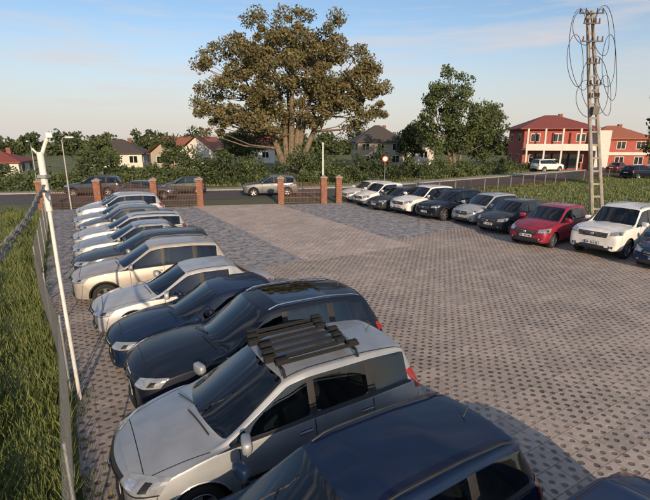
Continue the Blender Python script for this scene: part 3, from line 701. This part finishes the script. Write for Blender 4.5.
# ---------------------------------------------------------------- buildings
M_wallw=mat('render_white',(.62,.60,.56),.85,noise=(2,.08)); M_wallr=mat('render_red',(.36,.09,.07),.85,noise=(2,.15))
M_roofr=mat('roof_tiles_red',(.22,.06,.05),.8,noise=(8,.3),bump=.4); M_roofd=mat('roof_tiles_dark',(.07,.06,.055),.8,noise=(8,.3))
M_roofo=mat('roof_tiles_orange',(.32,.12,.07),.8,noise=(8,.3)); M_frame=mat('window_frame',(.7,.7,.68),.5)
M_wallb=mat('render_beige',(.42,.36,.29),.85,noise=(2,.1))
def house(name,loc,rz,w,d,h,rh,wall,roof,hip=.35,ov=.5,storeys=1):
    e=empty(name,loc,rz); b=MB(); b.box((0,0,h/2),(w,d,h),0)
    if not hip: b.add([(sx*(w/2-.01),y,z) for sx in(-1,1) for y,z in((-d/2,h),(d/2,h),(0,h+rh*.96))],[(0,1,2),(3,4,5)],0)
    b.obj('walls',[wall],e)
    b=MB(); W2,D2=w/2+ov,d/2+ov; rr=W2-D2*hip*2 if hip else W2
    rr=max(rr,.3)
    vs=[(-W2,-D2,h),(W2,-D2,h),(W2,D2,h),(-W2,D2,h),(-rr,0,h+rh),(rr,0,h+rh)]
    vs+=[(-W2,-D2,h-.18),(W2,-D2,h-.18),(W2,D2,h-.18),(-W2,D2,h-.18)]
    fs=[(0,1,5,4),(2,3,4,5),(6,7,1,0),(8,9,3,2)]
    if hip: fs+=[(1,2,5),(3,0,4),(7,8,2,1),(9,6,0,3),(9,8,7,6)]
    b.add(vs,fs,0); b.obj('roof',[roof],e)
    b=MB(); b.box((w*.18,d*.1,h+rh*.75),(.6,.6,1.6),0); b.obj('chimney',[M_brick],e)
    b=MB(); g=MB()
    for st in range(storeys):
        zc=h/storeys*(st+.55); n=max(2,int(w/3))
        for k in range(n):
            x=-w/2+w*(k+.5)/n
            for sy in(-1,1):
                b.box((x,sy*(d/2+.01),zc),(1.5,.06,1.35),0); g.box((x-.36,sy*(d/2+.03),zc),(.62,.06,1.2),0); g.box((x+.36,sy*(d/2+.03),zc),(.62,.06,1.2),0)
        for sx in(-1,1):
            for k in range(2):
                y=-d/2+d*(k+.5)/2; b.box((sx*(w/2+.01),y,zc),(.06,1.4,1.35),0); g.box((sx*(w/2+.03),y,zc),(.06,1.2,1.2),0)
    b.obj('window_frames',[M_frame],e); g.obj('windows',[M_glass],e)
    return e
rbl=house('two_storey_building',(39.3,80,0),-.12,10.8,9,6.8,2.3,M_wallr,M_roofr,.5,.9,2)
b=MB()
b.box((0,-5.6,3.35),(11.2,2.2,.25),0); b.box((0,-6.65,3.85),(11.2,.08,.85),0)
for k in range(5): b.box((-5.4+k*2.7,-6.5,3.35),(.26,.26,6.7),0)
b.obj('balcony',[M_wallw],rbl)
b=MB(); b.box((6.4,-1.2,3.2),(2.2,10,6.4),0); b.obj('white_wing',[M_wallw],rbl)
b=MB(); b.box((0,-4.58,1.5),(8,.1,2.4),0); b.obj('shop_glazing',[M_glass],rbl)
an=house('annex_building',(51.5,82,0),-.1,9.5,8,5.2,2.2,M_wallr,M_roofo,.5,.6,2)
b=MB(); b.box((0,-4.2,2.6),(9.6,.2,.5),0); b.box((-4.6,-4.15,2.6),(.5,.25,5.2),0); b.obj('white_trim',[M_wallw],an)
house('brick_house',(-39,86,0),.2,9,8,2.6,2.5,M_wallw,M_roofd,.5,.5,1)
house('brick_house',(-26.5,84,0),1.2,8,8,2.6,2.7,M_wallb,M_roofo,0,.5,1)
house('brick_house',(-21,80,0),1.4,8,7,2.6,2.9,M_wallw,M_roofo,0,.5,1)
house('brick_house',(-30,96,0),.4,7,7,3.0,2.5,M_wallw,M_roofr,0,.5,1)
house('brick_house',(10.5,92,0),.1,9,8,4.6,3.2,M_wallb,M_roofd,.5,.6,2)
house('brick_house',(19,96,0),-.2,8,8,3.8,2.0,M_wallw,M_roofd,.3,.5,1)
house('brick_house',(-48,66,0),.3,7,7,1.9,1.5,M_wallw,M_roofr,.5,.4,1)
house('brick_house',(-15.5,100,0),.2,8,7,3.3,2.6,M_wallw,M_roofr,0,.5,1)
car('off_roader','parked_van',(35.5,71.5,0),.3,P_white)
car('crossover','parked_suv',(41.0,58,0),.3,P_black)
car('sedan','parked_sedan',(46,70,0),.6,P_red2)
# ---------------------------------------------------------------- light
SUN_AZ=math.radians(164); SUN_EL=math.radians(17)
w=bpy.data.worlds.new('World'); scene.world=w; w.use_nodes=True; nt=w.node_tree;N=nt.nodes;L=nt.links
bg=N['Background']; sky=N.new('ShaderNodeTexSky'); sky.sky_type='NISHITA'; sky.sun_disc=False; sky.sun_elevation=SUN_EL; sky.sun_rotation=SUN_AZ
sky.dust_density=.6; sky.air_density=1.0; sky.ozone_density=2.5
tc=N.new('ShaderNodeTexCoord')
sx=N.new('ShaderNodeSeparateXYZ'); L.new(tc.outputs['Generated'],sx.inputs[0])
hz=N.new('ShaderNodeMapRange'); hz.inputs['From Min'].default_value=-.02; hz.inputs['From Max'].default_value=.26; hz.inputs['To Min'].default_value=.92; hz.inputs['To Max'].default_value=.04; hz.interpolation_type='SMOOTHSTEP'
L.new(sx.outputs['Z'],hz.inputs['Value'])
hm=N.new('ShaderNodeMix'); hm.data_type='RGBA'; L.new(hz.outputs[0],hm.inputs[0]); L.new(sky.outputs[0],hm.inputs[6]); hm.inputs[7].default_value=(4.5,4.15,3.95,1)
mp=N.new('ShaderNodeMapping'); mp.inputs['Scale'].default_value=(1.0,1.0,10); mp.inputs['Rotation'].default_value=(.05,.14,0); mp.inputs['Location'].default_value=(2.6,2.9,.5)
L.new(tc.outputs['Generated'],mp.inputs['Vector']); cn=N.new('ShaderNodeTexNoise'); cn.inputs['Scale'].default_value=2.2; cn.inputs['Detail'].default_value=8; cn.inputs['Roughness'].default_value=.6
L.new(mp.outputs[0],cn.inputs['Vector']); mr=N.new('ShaderNodeMapRange'); mr.inputs['From Min'].default_value=.48; mr.inputs['From Max'].default_value=.70; mr.inputs['To Max'].default_value=.75
L.new(cn.outputs['Fac'],mr.inputs['Value']); mx=N.new('ShaderNodeMix'); mx.data_type='RGBA'
L.new(mr.outputs[0],mx.inputs[0]); L.new(hm.outputs[2],mx.inputs[6]); mx.inputs[7].default_value=(4.9,4.5,4.4,1)
L.new(mx.outputs[2],bg.inputs['Color']); bg.inputs['Strength'].default_value=.15
sl=bpy.data.lights.new('sun','SUN'); sl.energy=4.8; sl.angle=math.radians(.5); sl.color=(1,.74,.48)
so=link(bpy.data.objects.new('sun',sl)); so.rotation_euler=(math.pi/2-SUN_EL,0,math.pi-SUN_AZ)
# ---------------------------------------------------------------- camera
cd=bpy.data.cameras.new('camera'); cd.lens=36*440/650; cd.clip_end=3000; cd.clip_start=.05
co=link(bpy.data.objects.new('camera',cd)); co.location=(0,0,4.9); co.rotation_euler=(math.radians(90-14.04),0,0)
scene.camera=co
scene.view_settings.view_transform='Standard'; scene.view_settings.look='None'; scene.view_settings.exposure=0
